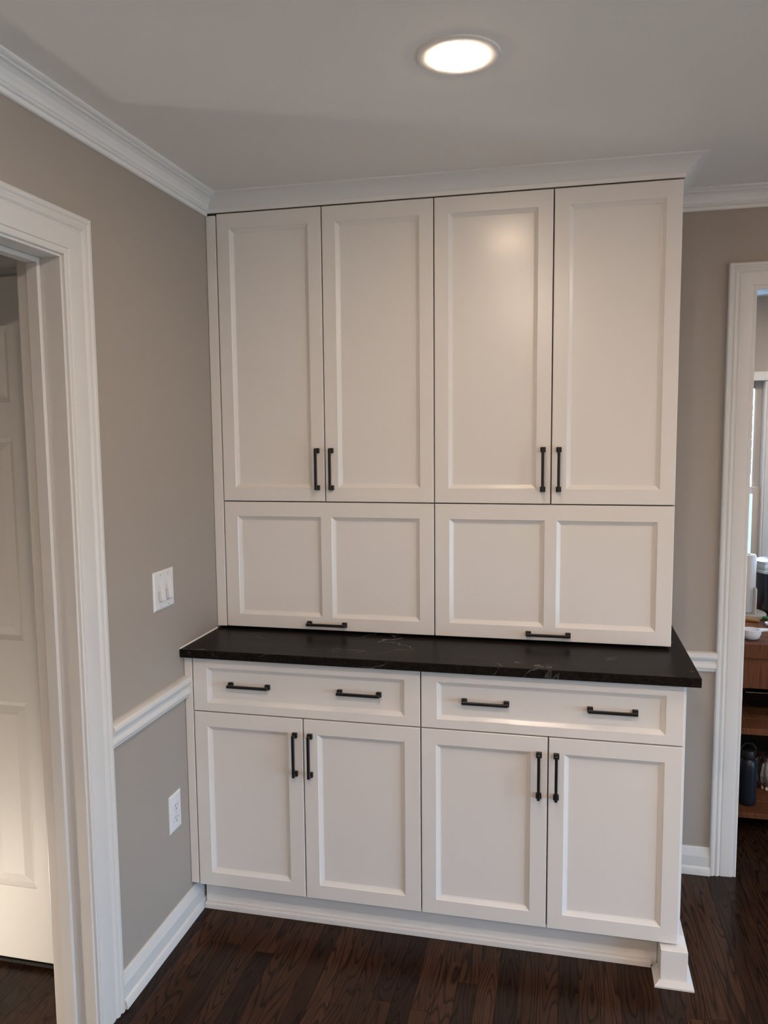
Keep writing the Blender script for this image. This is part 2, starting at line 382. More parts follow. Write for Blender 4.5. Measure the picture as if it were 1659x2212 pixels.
# ------------------------------------------------------------------ mouldings
Z = (0, 0, 1)
CROWN = [(0, -.063), (.0035, -.063), (.0070, -.0610), (.0075, -.0525), (.0040, -.0500), (.0040, -.0485), (.0090, -.0480), (.0118, -.0455), (.0105, -.0425), (.0105, -.0410), (.0140, -.0400),
         (.0180, -.0310), (.0260, -.0210), (.0360, -.0145), (.0440, -.0130), (.0440, -.0090), (.0480, -.0090), (.0540, -.0068), (.0580, -.0040), (.0580, 0)]
BASE = [(0, .0978), (.0040, .0978), (.0055, .0955), (.0125, .0700), (.0135, .0660), (.0135, .0290), (.0145, .0270), (.0185, .0235), (.0212, .0160), (.0230, .0), (0, 0)]
RAIL = [(0, .0725), (.0100, .0722), (.0190, .0690), (.0245, .0625), (.0255, .0550), (.0225, .0480), (.0160, .0440), (.0135, .0380), (.0145, .0300), (.0180, .0230),
        (.0190, .0170), (.0165, .0125), (.0120, .0112), (.0135, .0085), (.0125, .0045), (.0080, .0), (0, 0)]
CAS = [(0, 0), (0, .0150), (.0030, .0178), (.0100, .0180), (.0125, .0160), (.0140, .0140), (.0175, .0138), (.0220, .0165), (.0260, .0158), (.0300, .0125), (.0315, .0108),
       (.0345, .0108), (.0360, .0122), (.0400, .0126), (.0720, .0108), (.0755, .0100), (.0770, .0075), (.0800, .0078), (.0860, .0082), (.0895, .0065), (.0905, .0), (.0905, 0)]
X_, Y_ = (1, 0, 0), (0, 1, 0)
def neg(v): return (-v[0], -v[1], -v[2])
struct('trim_1', MB().sweep([(0, RY, H), (0, -.36, H)], [(X_, Z)]*2, CROWN), 'crown', 'white crown moulding along the left wall', 14)
struct('trim_2', MB().sweep([(1.50, 0, H), (RX, 0, H)], [(neg(Y_), Z)]*2, CROWN), 'crown', 'white crown moulding along the back wall', 14)
b = MB(); b.sweep([(0, LO1+.107+.005, 0), (0, -.545, 0)], [(X_, Z)]*2, BASE)
struct('baseboard_left', b, 'trim', 'white baseboard under the outlet', 14)
b = MB(); b.sweep([(1.553, 0, 0), (KO0-.090, 0, 0)], [(neg(Y_), Z)]*2, BASE)
struct('baseboard_back', b, 'trim', 'white baseboard between cabinet and kitchen opening', 14)
b = MB(); b.sweep([(KO1+.09, 0, 0), (RX, 0, 0)], [(neg(Y_), Z)]*2, BASE)
struct('baseboard_back', b, 'trim', 'white baseboard beyond the kitchen opening', 14)
b = MB(); b.sweep([(0, RY, 0), (0, LO0-.11, 0)], [(X_, Z)]*2, BASE)
struct('baseboard_left', b, 'trim', 'white baseboard along the left wall before the hall opening', 14)
struct('trim_3', MB().sweep([(0, LO1+.107, .747), (0, -.614, .747)], [(X_, Z)]*2, RAIL), 'trim', 'white chair rail on the left wall', 14)
struct('trim_4', MB().sweep([(1.50, 0, .747), (KO0-.090, 0, .747)], [(neg(Y_), Z)]*2, RAIL), 'trim', 'white chair rail on the back wall', 14)

def casing(name, parent, wall_pt, along, out, a0, a1, ztop, scale=1.0):
    """three mitred casing lengths around an opening from a0 to a1 (clear inner edges) along a wall axis"""
    al = Vector(along); ou = Vector(out); base = Vector(wall_pt); wd = .0905*scale
    prof = [(wd-u*scale, v) for u, v in CAS]    # u measured from the inner edge outwards
    def pt(a, z): return base + al*a + Vector((0, 0, z))
    legs = []
    for a, sgn in ((a0, -1), (a1, 1)):
        mb = MB(); path = [pt(a, 0), pt(a, ztop)]
        mb.sweep(path, [(al*sgn, ou), (al*sgn + Vector(Z), ou)], prof); legs.append(mb)
    mb = MB(); mb.sweep([pt(a0, ztop), pt(a1, ztop)], [(-al + Vector(Z), ou), (al + Vector(Z), ou)], prof)
    for l in legs: obj('side_casing', l, 'trim', parent, 14)
    obj('head_casing', mb, 'trim', parent, 14)
# left opening
d = struct_root('trim_5', 'white moulded door casing and jamb of the hall opening', (0, (LO0+LO1)/2, 0))
casing('casing', d, (0, 0, 0), Y_, X_, LO0-.006, LO1+.006, LOZ+.006, 1.16)
casing('casing', d, (-WT, 0, 0), Y_, neg(X_), LO0-.006, LO1+.006, LOZ+.006)
for s_, y0 in ((1, LO1), (-1, LO0)):
    obj('jamb', MB().box(-WT, 0, y0, y0+s_*.02, 0, LOZ+.02, .001), 'trim', d)
    obj('stop', MB().box(-.087, -.055, y0-s_*.012, y0, 0, LOZ-.012, .0015), 'trim', d)
obj('head_jamb', MB().box(-WT, 0, LO0, LO1, LOZ, LOZ+.02, .001), 'trim', d)
obj('head_stop', MB().box(-.087, -.055, LO0, LO1, LOZ-.012, LOZ, .0015), 'trim', d)
# back opening
d = struct_root('trim_6', 'white moulded casing and jamb of the kitchen opening', ((KO0+KO1)/2, 0, 0))
casing('casing', d, (0, 0, 0), X_, neg(Y_), KO0, KO1, KOZ)
casing('casing', d, (0, WT, 0), X_, Y_, KO0-.006, KO1+.006, KOZ+.006)
obj('jamb', MB().box(KO0-.014, KO0+.0, 0.0, WT, 0, KOZ+.02, .001), 'trim', d)
obj('jamb', MB().box(KO1, KO1+.014, 0.0, WT, 0, KOZ+.02, .001), 'trim', d)
obj('head_jamb', MB().box(KO0, KO1, 0.0, WT, KOZ+.004, KOZ+.02, .001), 'trim', d)

# ------------------------------------------------------------------ panelled fronts
def front_frame(x0, x1, z0, z1, yf, th, opens, slope, depth, r=.0015, lip=.0015):
    """door/drawer frame with a sloped sticking round each opening; front faces -y at y = yf"""
    mb = MB()
    xs = sorted({x0+r, x1-r, *[o[0] for o in opens], *[o[1] for o in opens]}); zs = sorted({z0+r, z1-r, *[o[2] for o in opens], *[o[3] for o in opens]})
    for a, b_ in zip(xs[:-1], xs[1:]):
        for c, d_ in zip(zs[:-1], zs[1:]):
            cx, cz = (a+b_)/2, (c+d_)/2
            if any(o[0] < cx < o[1] and o[2] < cz < o[3] for o in opens): continue
            mb.add([(a, yf, c), (b_, yf, c), (b_, yf, d_), (a, yf, d_)], [(0, 1, 2, 3)])
    def ring(a, ya, c, yc):
        A = [(a[0], ya, a[2]), (a[1], ya, a[2]), (a[1], ya, a[3]), (a[0], ya, a[3])]; C = [(c[0], yc, c[2]), (c[1], yc, c[2]), (c[1], yc, c[3]), (c[0], yc, c[3])]
        mb.add(A+C, [(k, (k+1) % 4, 4+(k+1) % 4, 4+k) for k in range(4)])
    def grow(o, g): return (o[0]-g, o[1]+g, o[2]-g, o[3]+g)
    full = (x0, x1, z0, z1)
    ring(grow(full, -r), yf, full, yf+r); ring(full, yf+r, full, yf+th)
    mb.add([(x0, yf+th, z0), (x1, yf+th, z0), (x1, yf+th, z1), (x0, yf+th, z1)], [(3, 2, 1, 0)])
    for o in opens:
        i1 = grow(o, -slope*.15); i2 = grow(o, -slope*.85); i3 = grow(o, -slope)
        ring(o, yf, i1, yf+depth*.22); ring(i1, yf+depth*.22, i2, yf+depth*.80); ring(i2, yf+depth*.80, i3, yf+depth*.86); ring(i3, yf+depth*.86, i3, yf+depth+lip)
    return mb
def flat_panel(o, slope, yp):
    e = .0006
    a = (o[0]+slope-.004, o[1]-slope+.004, o[2]+slope-.004, o[3]-slope+.004)
    return MB().box(a[0], a[1], yp, yp+.006, a[2], a[3])

# handle mesh: local, along z, centred between its feet, standing off towards -y
def make_handle(cc):
    mb = MB()
    for s_ in (-1, 1):
        z = s_*cc/2
        mb.box(-.0082, .0082, -.0110, 0, z-.0082, z+.0082, .0013, 1)
        mb.box(-.0044, .0044, -.0270, -.0085, z-.0044, z+.0044, .0008, 1)
    mb.box(-.0043, .0043, -.0290, -.0200, -cc/2-.0064, cc/2+.0064, .0014, 1)
    me = mb.mesh('handle'); me.materials.append(M['black']); return me
HM = make_handle(.1245)
def handle(parent, x, y, z, horizontal=False):
    o = bpy.data.objects.new('handle', HM); COL.objects.link(o); o.parent = parent
    rl = root_loc(parent); o.location = (x-rl[0], y-rl[1], z-rl[2])
    if horizontal: o.rotation_euler = (0, math.radians(90), 0)
    o['label'] = 'black bar pull with square feet'
    return o
G = .0019       # half gap
def door(parent, name, x0, x1, z0, z1, yf, opens, slope=.0135, depth=.0095):
    d_ = obj(name, front_frame(x0, x1, z0, z1, yf, .0195, opens, slope, depth), 'cab', parent)
    for o_ in opens: obj('panel', flat_panel(o_, slope, yf+depth), 'cab', d_)
    return d_

# ------------------------------------------------------------------ upper cabinets
YU = -.3604; ZT = 2.3309; ZM = 1.3640; ZL = .9231
XU = [.0374, .4062, .7771, 1.1490, 1.5223]
ul = ['tall white wall cabinet next to the switch wall, resting above the dark counter',
      'tall white wall cabinet at the open end, beside the kitchen opening']
for k in range(2):
    xa, xm, xb = XU[2*k:2*k+3]
    t = thing('upper_cabinet', ul[k], 'cabinet', ((xa+xb)/2, -.17, ZL), 'white wall cabinets over the counter')
    body = MB()
    t0, yb = .018, YU+.0205
    body.box(xa+(.002 if k == 0 else .001), xa+t0, -.004, yb, ZL+.004, ZT+.004); body.box(xb-t0, xb-.001, -.004, yb, ZL+.004, ZT+.004)
    body.box(xa+t0, xb-t0, -.004, yb, ZT-.018, ZT+.004); body.box(xa+t0, xb-t0, -.004, yb, ZL+.004, ZL+.020); body.box(xa+t0, xb-t0, -.004, yb, ZM-.012, ZM+.012)
    body.box(xa+t0, xb-t0, -.004, -.012, ZL+.02, ZT-.018); body.box(xm-.016, xm+.016, yb, yb+.018, ZM+.012, ZT-.018)
    obj('body', body, 'gap_shade' if k == 0 else 'gap_shade', t)
    if k == 1: obj('end_panel', MB().box(xb-.001, xb+.0005, -.004, yb, ZL+.004, ZT+.004), 'cab', t)
    for j, (a, b_) in enumerate(((xa, xm), (xm, xb))):
        s_ = .0465
        o_ = (a+s_, b_-s_, ZM+.0485, ZT-.052)
        dd = door(t, 'door', a+G, b_-G, ZM+G, ZT-G, YU, [o_])
        handle(dd, (b_-.0255) if j == 0 else (a+.0235), YU, 1.475)
    cxm = (xa+xb)/2
    opens = [(xa+.0495, cxm-.0185, ZL+.0445, ZM-.051), (cxm+.0185, xb-.0495, ZL+.0445, ZM-.051)]
    ld = door(t, 'lift_up_door', xa+G, xb-G, ZL, ZM-G, YU, opens)
    ld['label'] = 'wide two-panel lift-up door'
    handle(ld, cxm-.001 if k == 0 else cxm-.004, YU, .9455, True)
    if k == 0:
        obj('filler_strip', MB().box(.0012, xa-G, YU, YU+.02, ZL-.001, ZT-.006, .0008), 'cab', t)
# cabinet crown
CC = [(0, -.0535), (.0030, -.0535), (.0036, -.0410), (.0050, -.0395), (.0064, -.0390), (.0100, -.0350), (.0150, -.0290), (.0230, -.0210), (.0330, -.0135), (.0450, -.0075), (.0560, -.0050), (.0610, -.0040), (.0610, 0), (0, 0)]
cr = MB(); xe = XU[4]+.001
cr.sweep([(.0012, YU+.003, H), (xe, YU+.003, H), (xe, 0, H)], [(neg(Y_), Z), ((1, -1, 0), Z), (X_, Z)], CC)
struct('trim_7', cr, 'crown', 'white cove crown moulding capping the wall cabinets', 14)
obj('nailer', MB().box(.0012, xe, YU+.003, -.001, ZT+.0045, H-.0005), 'cab', bpy.data.objects['trim_7'])

# ------------------------------------------------------------------ base cabinets
YB = -.6200; ZD = .7044; ZDT = .8808; ZB = .1131; ZC0 = .8868
XB = [.0293, .4001, .7753, 1.1542, 1.5288]
HX_ = [(.2210, .5826), (.9696, 1.3334)]
bl = ['white base cabinet under the counter, beside the wall outlet', 'white base cabinet under the counter, standing on a plinth block foot']
for k in range(2):
    xa, xm, xb = XB[2*k:2*k+3]
    t = thing('base_cabinet', bl[k], 'cabinet', ((xa+xb)/2, -.3, 0), 'white base cabinets under the counter')
    yb = YB+.0205; t0 = .018; body = MB()
    for a, b_ in ((xa+.001, xa+t0), (xb-t0, xb-.001)):
        body.box(a, b_, -.004, yb, ZB-.002, ZC0-.0002); body.box(a, b_, -.004, -.535, 0.0, ZB-.002)
    body.box(xa+t0, xb-t0, -.004, yb, ZB-.002, ZB+.016); body.box(xa+t0, xb-t0, -.004, yb, ZC0-.02, ZC0-.0002); body.box(xa+t0, xb-t0, yb, yb+.02, ZD-.014, ZD+.014)
    body.box(xa+t0, xb-t0, -.004, -.012, ZB, ZC0-.02); body.box(xm-.018, xm+.018, yb, yb+.018, ZB+.016, ZD-.014)
    obj('body', body, 'gap_shade', t)
    if k == 1: obj('end_panel', MB().box(xb-.001, xb+.0055, -.004, yb, .0, ZC0-.0003), 'cab', t)
    opens = [(xa+.0495, xb-.0500, ZD+.0300, ZDT-.0310)]
    dr = door(t, 'drawer', xa+G, xb-G, ZD+G, ZDT, YB, opens)
    for hx in HX_[k]: handle(dr, hx, YB+.0095, .7965 if k == 0 else .7942, True)
    for j, (a, b_) in enumerate(((xa, xm), (xm, xb))):
        dd = door(t, 'door', a+G, b_-G, ZB, ZD-G, YB, [(a+.0465, b_-.0500, ZB+.0460, ZD-.0490)])
        handle(dd, (b_-.0262) if j == 0 else (a+.0238), YB, .5885)
    if k == 0: obj('filler_strip', MB().box(.0012, xa-G, YB, YB+.02, ZB+.003, ZC0-.003, .0008), 'cab', t)
    else:
        pb = obj('plinth_block', MB().box(1.4788, 1.5529, -.6430, -.5600, 0.0, .1060, .0010), 'cab', t)
        SH = [(0, .0165), (.0040, .0160), (.0100, .0100), (.0150, .0062), (.0170, .0050), (.0172, 0), (0, 0)]
        q = MB().sweep([(1.4788, -.5735, 0), (1.4788, -.6430, 0), (1.5529, -.6430, 0), (1.5529, -.0235, 0)], [((-1, 0, 0), Z), ((-1, -1, 0), Z), ((1, -1, 0), Z), ((1, 0, 0), Z)], SH)
        obj('base_moulding', q, 'trim', pb, 14)
        obj('side_skirting', MB().box(xb+.006, 1.5529, -.559, -.0005, 0.0, .1060, .0010), 'trim', t)
tk = thing('toe_kick', 'recessed white toe kick board with shoe moulding under the base cabinets', 'toe kick', (.75, -.56, 0))
obj('kick_board', MB().box(.0240, 1.4780, -.5600, -.5400, 0, ZB-.0025), 'cab', tk)
SHOE = [(0, .0200), (.0090, .0200), (.0115, .0185), (.0135, .0150), (.0140, .0100), (.0140, 0), (0, 0)]
obj('shoe_moulding', MB().sweep([(.0240, -.5600, 0), (1.4600, -.5600, 0)], [(neg(Y_), Z)]*2, SHOE), 'cab', tk, 14)

# ------------------------------------------------------------------ worktop
t = thing('worktop', 'dark leathered granite worktop with faint pale veins', 'countertop', (.78, -.32, ZC0))
obj('slab', MB().box(.0012, 1.566, -.6478, -.0008, ZC0, .9138, .0022, 2), 'stone', t)
obj('caulk_bead', MB().sweep([(.0, -.647, .9138), (.0, -.362, .9138)], [(X_, Z)]*2, [(0, .0), (.0028, 0), (.0012, .0024), (0, .0035)]), 'caulk', t)

# ------------------------------------------------------------------ switch plate and outlet on the left wall
def plate_mesh(y0, y1, z0, z1, d_=.0055):
    b_ = .006
    o_ = [(.0, y0, z0), (.0, y1, z0), (.0, y1, z1), (.0, y0, z1)]
    p1 = [(.0022, y0, z0), (.0022, y1, z0), (.0022, y1, z1), (.0022, y0, z1)]
    p2 = [(d_, y0+b_, z0+b_), (d_, y1-b_, z0+b_), (d_, y1-b_, z1-b_), (d_, y0+b_, z1-b_)]
    fs = []
    for r in (0, 4): fs += [(r+k, r+(k+1) % 4, r+4+(k+1) % 4, r+4+k) for k in range(4)]
    return MB().add(o_+p1+p2, fs+[(8, 9, 10, 11), (3, 2, 1, 0)])
def screw(parent, y, z, x):
    mb = MB(); n = 10
    vs = [(x, y, z)]+[(x+.0008, y+.0030*math.cos(2*math.pi*k/n), z+.0030*math.sin(2*math.pi*k/n)) for k in range(n)]+[(x-.001, y+.0032*math.cos(2*math.pi*k/n), z+.0032*math.sin(2*math.pi*k/n)) for k in range(n)]
    fs = [tuple(range(1, n+1))]+[(1+k, 1+(k+1) % n, 1+n+(k+1) % n, 1+n+k) for k in range(n)]
    mb.add(vs[0:1]+vs[1:], fs); s_ = obj('screw', mb, 'plastic', parent)
    obj('screw_slot', MB().box(x+.0006, x+.0011, y-.0006, y+.0006, z-.0024, z+.0024), 'slot', s_)
sy0, sy1, sz0, sz1 = -.7991, -.6754, 1.0656, 1.1848
t = thing('light_switch', 'white double rocker light switch plate on the greige wall', 'light switch', (0, (sy0+sy1)/2, (sz0+sz1)/2))
obj('wall_plate', plate_mesh(sy0, sy1, sz0, sz1), 'plastic', t)
for k, yc in enumerate((-.7605, -.7145)):
    fr = obj('switch_frame', MB().box(.0050, .0064, yc-.0175, yc+.0175, 1.1252-.0345, 1.1252+.0345, .0004), 'plastic', t)
    # tilted paddle: lower edge stands out
    pd = MB(); y0, y1, z0, z1 = yc-.0105, yc+.0155, 1.1252-.0310, 1.1252+.0310
    pd.add([(.006, y0, z0), (.006, y1, z0), (.006, y1, z1), (.006, y0, z1), (.0150, y0, z0+.002), (.0150, y1, z0+.002), (.0070, y1, z1), (.0070, y0, z1)],
           [(0, 3, 2, 1), (4, 5, 6, 7), (0, 1, 5, 4), (1, 2, 6, 5), (2, 3, 7, 6), (3, 0, 4, 7)])
    obj('paddle', pd, 'plastic', t)
    sl = obj('dimmer_slot', MB().box(.0058, .0068, yc-.0150, yc-.0136, 1.1252-.0290, 1.1252+.0120), 'slot', t)
    obj('paddle_edge_shade', MB().box(.0060, .0067, yc-.0112, yc+.0162, 1.1252-.0330, 1.1252-.0308), 'slot', t)  # dark strip paints the shade under the paddle's lower edge
    obj('dimmer_slider', MB().box(.0062, .0100, yc-.0165, yc-.0120, 1.1252+.0010, 1.1252+.0150, .0005), 'plastic', sl)
    for z in (1.1252-.0480, 1.1252+.0480): screw(t, yc, z, .0055)
oy0, oy1, oz0, oz1 = -.7530, -.6784, .3466, .4679
t = thing('power_outlet', 'white duplex power outlet on the wall beside the base cabinet', 'outlet', (0, (oy0+oy1)/2, (oz0+oz1)/2))
obj('wall_plate', plate_mesh(oy0, oy1, oz0, oz1), 'plastic', t)
yc = (oy0+oy1)/2; zc = (oz0+oz1)/2
for s_ in (-1, 1):
    z = zc+s_*.0195; mb = MB(); n = 20; pr = []
    for k in range(n):
        a = 2*math.pi*k/n; pr.append((max(-.0165, min(.0165, .0182*math.cos(a))), max(-.0140, min(.0140, .0182*math.sin(a)))))
    vs = [(.0050, yc+a, z+b_) for a, b_ in pr]+[(.0074, yc+a*.96, z+b_*.96) for a, b_ in pr]
    mb.add(vs, [(k, (k+1) % n, n+(k+1) % n, n+k) for k in range(n)]+[tuple(range(n, 2*n))])
    rc = obj('receptacle', mb, 'plastic', t)
    for q in ((-.0065, .0045), (.0065, .0035)): obj('blade_slot', MB().box(.0072, .0077, yc+q[0]-.0010, yc+q[0]+.0010, z+.003-q[1], z+.003+q[1]), 'slot', rc)
    obj('ground_hole', MB().box(.0072, .0077, yc-.0022, yc+.0022, z-.0105, z-.0062, .0002), 'slot', rc)
screw(t, yc, zc, .0055)

# ------------------------------------------------------------------ hall closet door with six raised panels
t = struct_root('door_1', 'white six panel closet door in the hall', ((HD0+HD1)/2, -.96, 0))
cw = .150
colR = (-.325-.150+.0, -.325); colL = (-.325-.150-.095-.0+.0-.055, -.325-.150-.095)
colL = (HD0+.055, -.325-.150-.07); zr = [(.2510, .8220), (1.0060, 1.5900), (1.6880, 1.8980)]
opens = [(c[0], c[1], z0, z1) for c in (colL, colR) for z0, z1 in zr]
fm = front_frame(HD0, HD1, .020, HDZ-.003, -.960, .035, opens, .014, .009, lip=.0)
obj('door_frame', fm, 'hall_door', t)
for o_ in opens:
    a = (o_[0]+.0135, o_[1]-.0135, o_[2]+.0135, o_[3]-.0135); g = .026
    c = (a[0]+g, a[1]-g, a[2]+g, a[3]-g); y0, y1 = -.9515, -.9585
    A = [(a[0], y0, a[2]), (a[1], y0, a[2]), (a[1], y0, a[3]), (a[0], y0, a[3])]
    C = [(c[0], y1, c[2]), (c[1], y1, c[2]), (c[1], y1, c[3]), (c[0], y1, c[3])]
    B_ = [(p[0], y0+.006, p[2]) for p in A]
    obj('panel', MB().add(A+C+B_, [(k, (k+1) % 4, 4+(k+1) % 4, 4+k) for k in range(4)]+[(4, 5, 6, 7)]+[(8+k, 8+(k+1) % 4, (k+1) % 4, k) for k in range(4)]+[(11, 10, 9, 8)]), 'hall_door', t)
# head casing and jamb of the closet door
dj = struct_root('trim_8', 'head casing of the hall closet door', (HD0, HDY, HDZ))
obj('head_jamb', MB().box(HD0, HD1+.02, -.9405, HDY+.1, HDZ, HDZ+.02), 'hall_door', dj)
mb = MB().sweep([(HX, HDY, HDZ+.006), (-.14, HDY, HDZ+.006)], [(Z, neg(Y_))]*2, [(.0905-u, v) for u, v in CAS]); obj('head_casing', mb, 'hall_door', dj, 14)
struct('wall_closet_light_block', MB().box(HX, -WT, -.86, -.84, 0, H), 'hall_wall', 'unseen panel added behind the hall door to block light')  # added to stop outdoor light leaking under the hall door
struct('trim_9', MB().box(HD0-.02, -.121, -.958, -.90, 0.0, .010, .003), 'subfloor', 'dark wooden threshold under the closet door')
# added glow source standing in for sunlit floor in the hall
nl = thing('added_hall_glow', 'small added glow source low on the hall wall', 'night light', (HX, -1.48, .02))
obj('glow_base', MB().box(HX, HX+.030, -1.505, -1.455, .02, .07, .004, 2), 'plastic', nl)
obj('shade', MB().lathe([(.0, .0), (.020, .0), (.026, .012), (.027, .045), (.022, .062), (.010, .070), (.0, .071)], HX+.034, -1.48, 20, .060), 'added_glow', nl, True)

# ------------------------------------------------------------------ recessed ceiling lights
def downlight(x, y, label, group, lens='fill_lens'):
    t = thing('recessed_light', label, 'ceiling light', (x, y, H), group)
    obj('trim_ring', MB().lathe([(.0665, -.0010), (.0675, -.0035), (.0800, -.0042), (.0880, -.0030), (.0895, 0.0), (.0665, 0.0), (.0665, -.0010)], x, y, 48, H), 'ceil', t, True)
    obj('lens', MB().lathe([(.0, -.0110), (.025, -.0104), (.050, -.0082), (.0630, -.0040), (.0665, -.0012), (.0665, -.0002), (.0, -.0002)], x, y, 48, H), lens, t, True)
downlight(.9586, -1.1480, 'glowing round recessed ceiling light in front of the wall cabinets', 'recessed ceiling lights', 'lens')
for x, y in ((3.00, -1.40), (0.96, -2.50), (2.75, -2.50), (0.96, -3.85), (2.75, -3.85)):  # unseen lights added as strong fill for the cabinet fronts
    downlight(x, y, 'unseen ceiling light added as fill further back in the room', 'added fill lights behind')

for x, y in ((1.70, 1.45), (2.80, 1.45)): downlight(x, y, 'unseen ceiling light added as fill in the kitchen', 'added kitchen fill lights', 'kitchen_fill_lens')  # unseen lamps added to brighten the far kitchen wall
# ------------------------------------------------------------------ kitchen window
t = struct_root('window_2', 'white double hung kitchen window with bright daylight behind', ((KW0+KW1)/2, KY, KWZ0))
cz = .0535
obj('head_casing', MB().box(KW0-.10, KW1+.10, KY-.020, KY, 1.890, 1.944, .003), 'trim', t)
obj('side_casing', MB().sweep([(KW1-.012, KY, .60), (KW1-.012, KY, 1.890)], [(X_, neg(Y_))]*2, [(.0905-u, v) for u, v in CAS]), 'trim', t, 14)
obj('side_casing', MB().box(KW0-.09, KW0+.012, KY-.018, KY, .60, 1.890, .003), 'trim', t)
obj('stool', MB().box(KW0-.12, KW1+.12, KY-.050, KY+.03, .590, .618, .004), 'trim', t)
def sash(y, z0, z1, name):
    x0, x1 = KW0+.005, KW1-.012; st = .042; mb = MB()
    mb.box(x0, x0+st, y, y+.032, z0, z1, .002); mb.box(x1-st, x1, y, y+.032, z0, z1, .002)
    mb.box(x0+st, x1-st, y, y+.032, z0, z0+.036, .002); mb.box(x0+st, x1-st, y, y+.032, z1-.042, z1, .002)
    s_ = obj(name, mb, 'trim', t); obj('pane', MB().box(x0+st-.003, x1-st+.003, y+.014, y+.018, z0+.03, z1-.036), 'glass', s_)
sash(KY+.058, 1.212, 1.889, 'upper_sash'); sash(KY+.022, .632, 1.248, 'lower_sash')
mb = MB(); mb.box(KW0, KW0+.005, KY, KY+WT, KWZ0, KWZ1); mb.box(KW1-.012, KW1, KY, KY+WT, KWZ0, KWZ1); mb.box(KW0, KW1, KY, KY+WT, KWZ1-.011, KWZ1); mb.box(KW0, KW1, KY, KY+WT, KWZ0, KWZ0+.012)
obj('window_jamb', mb, 'trim', t)

# ------------------------------------------------------------------ kitchen cart and what stands on it
CX0, CX1, CY0, CY1 = 1.66, 2.75, .30, 1.02
t = thing('kitchen_cart', 'dark framed kitchen cart with thick reddish wood top and two shelves', 'cart', ((CX0+CX1)/2, (CY0+CY1)/2, 0))
nb = 6; wd = (CY1-CY0)/nb
for k in range(nb):
    obj('top_board', MB().box(CX0-.015, CX1+.015, CY0+k*wd+.0004, CY0+(k+1)*wd-.0004, .7180, .7765, .004, 2), 'cart_wood', t)
obj('apron', MB().box(CX0+.02, CX1-.02, CY0+.018, CY0+.036, .5960, .7180), 'cart_wood', t)
obj('apron', MB().box(CX0+.02, CX1-.02, CY1-.036, CY1-.018, .5960, .7180), 'cart_wood', t)
for zt_, zb_ in ((.4400, .4140), (.0970, .0760)):
    for k in range(nb): obj('shelf_board', MB().box(CX0+.005, CX1-.005, CY0+.004+k*(wd-.0012), CY0+.004+(k+1)*(wd-.0012)-.001, zb_, zt_, .002), 'cart_wood', t)
for x0 in (CX0-.006, CX1-.034):
    for y0 in (CY0+.01, CY1-.05):
        obj('leg', MB().box(x0-.0, x0+.04, y0, y0+.04, 0, .7180, .002), 'black', t)
obj('back_panel', MB().box(CX0+.03, CX1-.03, CY1-.06, CY1-.05, .0970, .7180), 'black', t)
ZC = .7765
# paper towel holder
px, py = 1.984, .790
t = thing('paper_towel_holder', 'paper towel holder with beige round base and white roll on the cart', 'paper towel', (px, py, ZC))
obj('base', MB().lathe([(0, 0), (.076, 0), (.080, .006), (.080, .016), (.074, .021), (.02, .023), (0, .023)], px, py, 40, ZC), 'beige', t, True)
obj('arm', MB().tube([(px+.019, py-.055, ZC+.02), (px+.019, py-.055, ZC+.130), (px+.018, py-.054, ZC+.139)], [.0085, .0085, .005], 14), 'beige', t, True)
obj('roll', MB().lathe([(.018, .024), (.038, .024), (.0405, .028), (.0405, .268), (.037, .276), (.018, .276), (.018, .024)], px-.008, py, 36, ZC), 'paper', t, True)
# slow cooker
px, py = 2.150, .900
t = thing('stock_pot', 'glossy black pot with steel rim and lid on the cart', 'pot', (px, py, ZC))
obj('vessel', MB().lathe([(0, 0), (.098, 0), (.105, .006), (.112, .190), (.110, .190), (.104, .010), (0, .010)], px, py, 48, ZC), 'blackplastic', t, True)
obj('rim', MB().lathe([(.109, .184), (.1155, .184), (.1165, .196), (.114, .200), (.108, .200), (.109, .184)], px, py, 48, ZC), 'steel', t, True)
ld = obj('lid', MB().lathe([(.1120, .2005), (.1130, .206), (.1110, .222), (.1090, .226), (.1130, .228), (.1135, .234), (.1000, .239), (.03, .243), (0, .244), (0, .2005)], px, py, 48, ZC), 'steel', t, True)
obj('lid_knob', MB().lathe([(0, .243), (.008, .243), (.008, .252), (.018, .257), (.018, .265), (0, .267)], px, py, 24, ZC), 'blackplastic', ld, True)
obj('side_handle', MB().tube([(px+.035, py-.108, ZC+.168), (px+.045, py-.142, ZC+.172), (px+.085, py-.128, ZC+.172), (px+.090, py-.078, ZC+.168)], .008, 10), 'blackplastic', t, True)
# wooden spoon
t = MB().tube([(1.885, .700, ZC+.010), (1.960, .690, ZC+.008), (2.002, .672, ZC+.008), (2.010, .668, ZC+.008)], [.010, .009, .008, .004], 10)
tag(obj('wooden_spoon', t, 'spoonwood', None, True), 'light wooden spoon handle lying before the paper towel base', 'spoon')
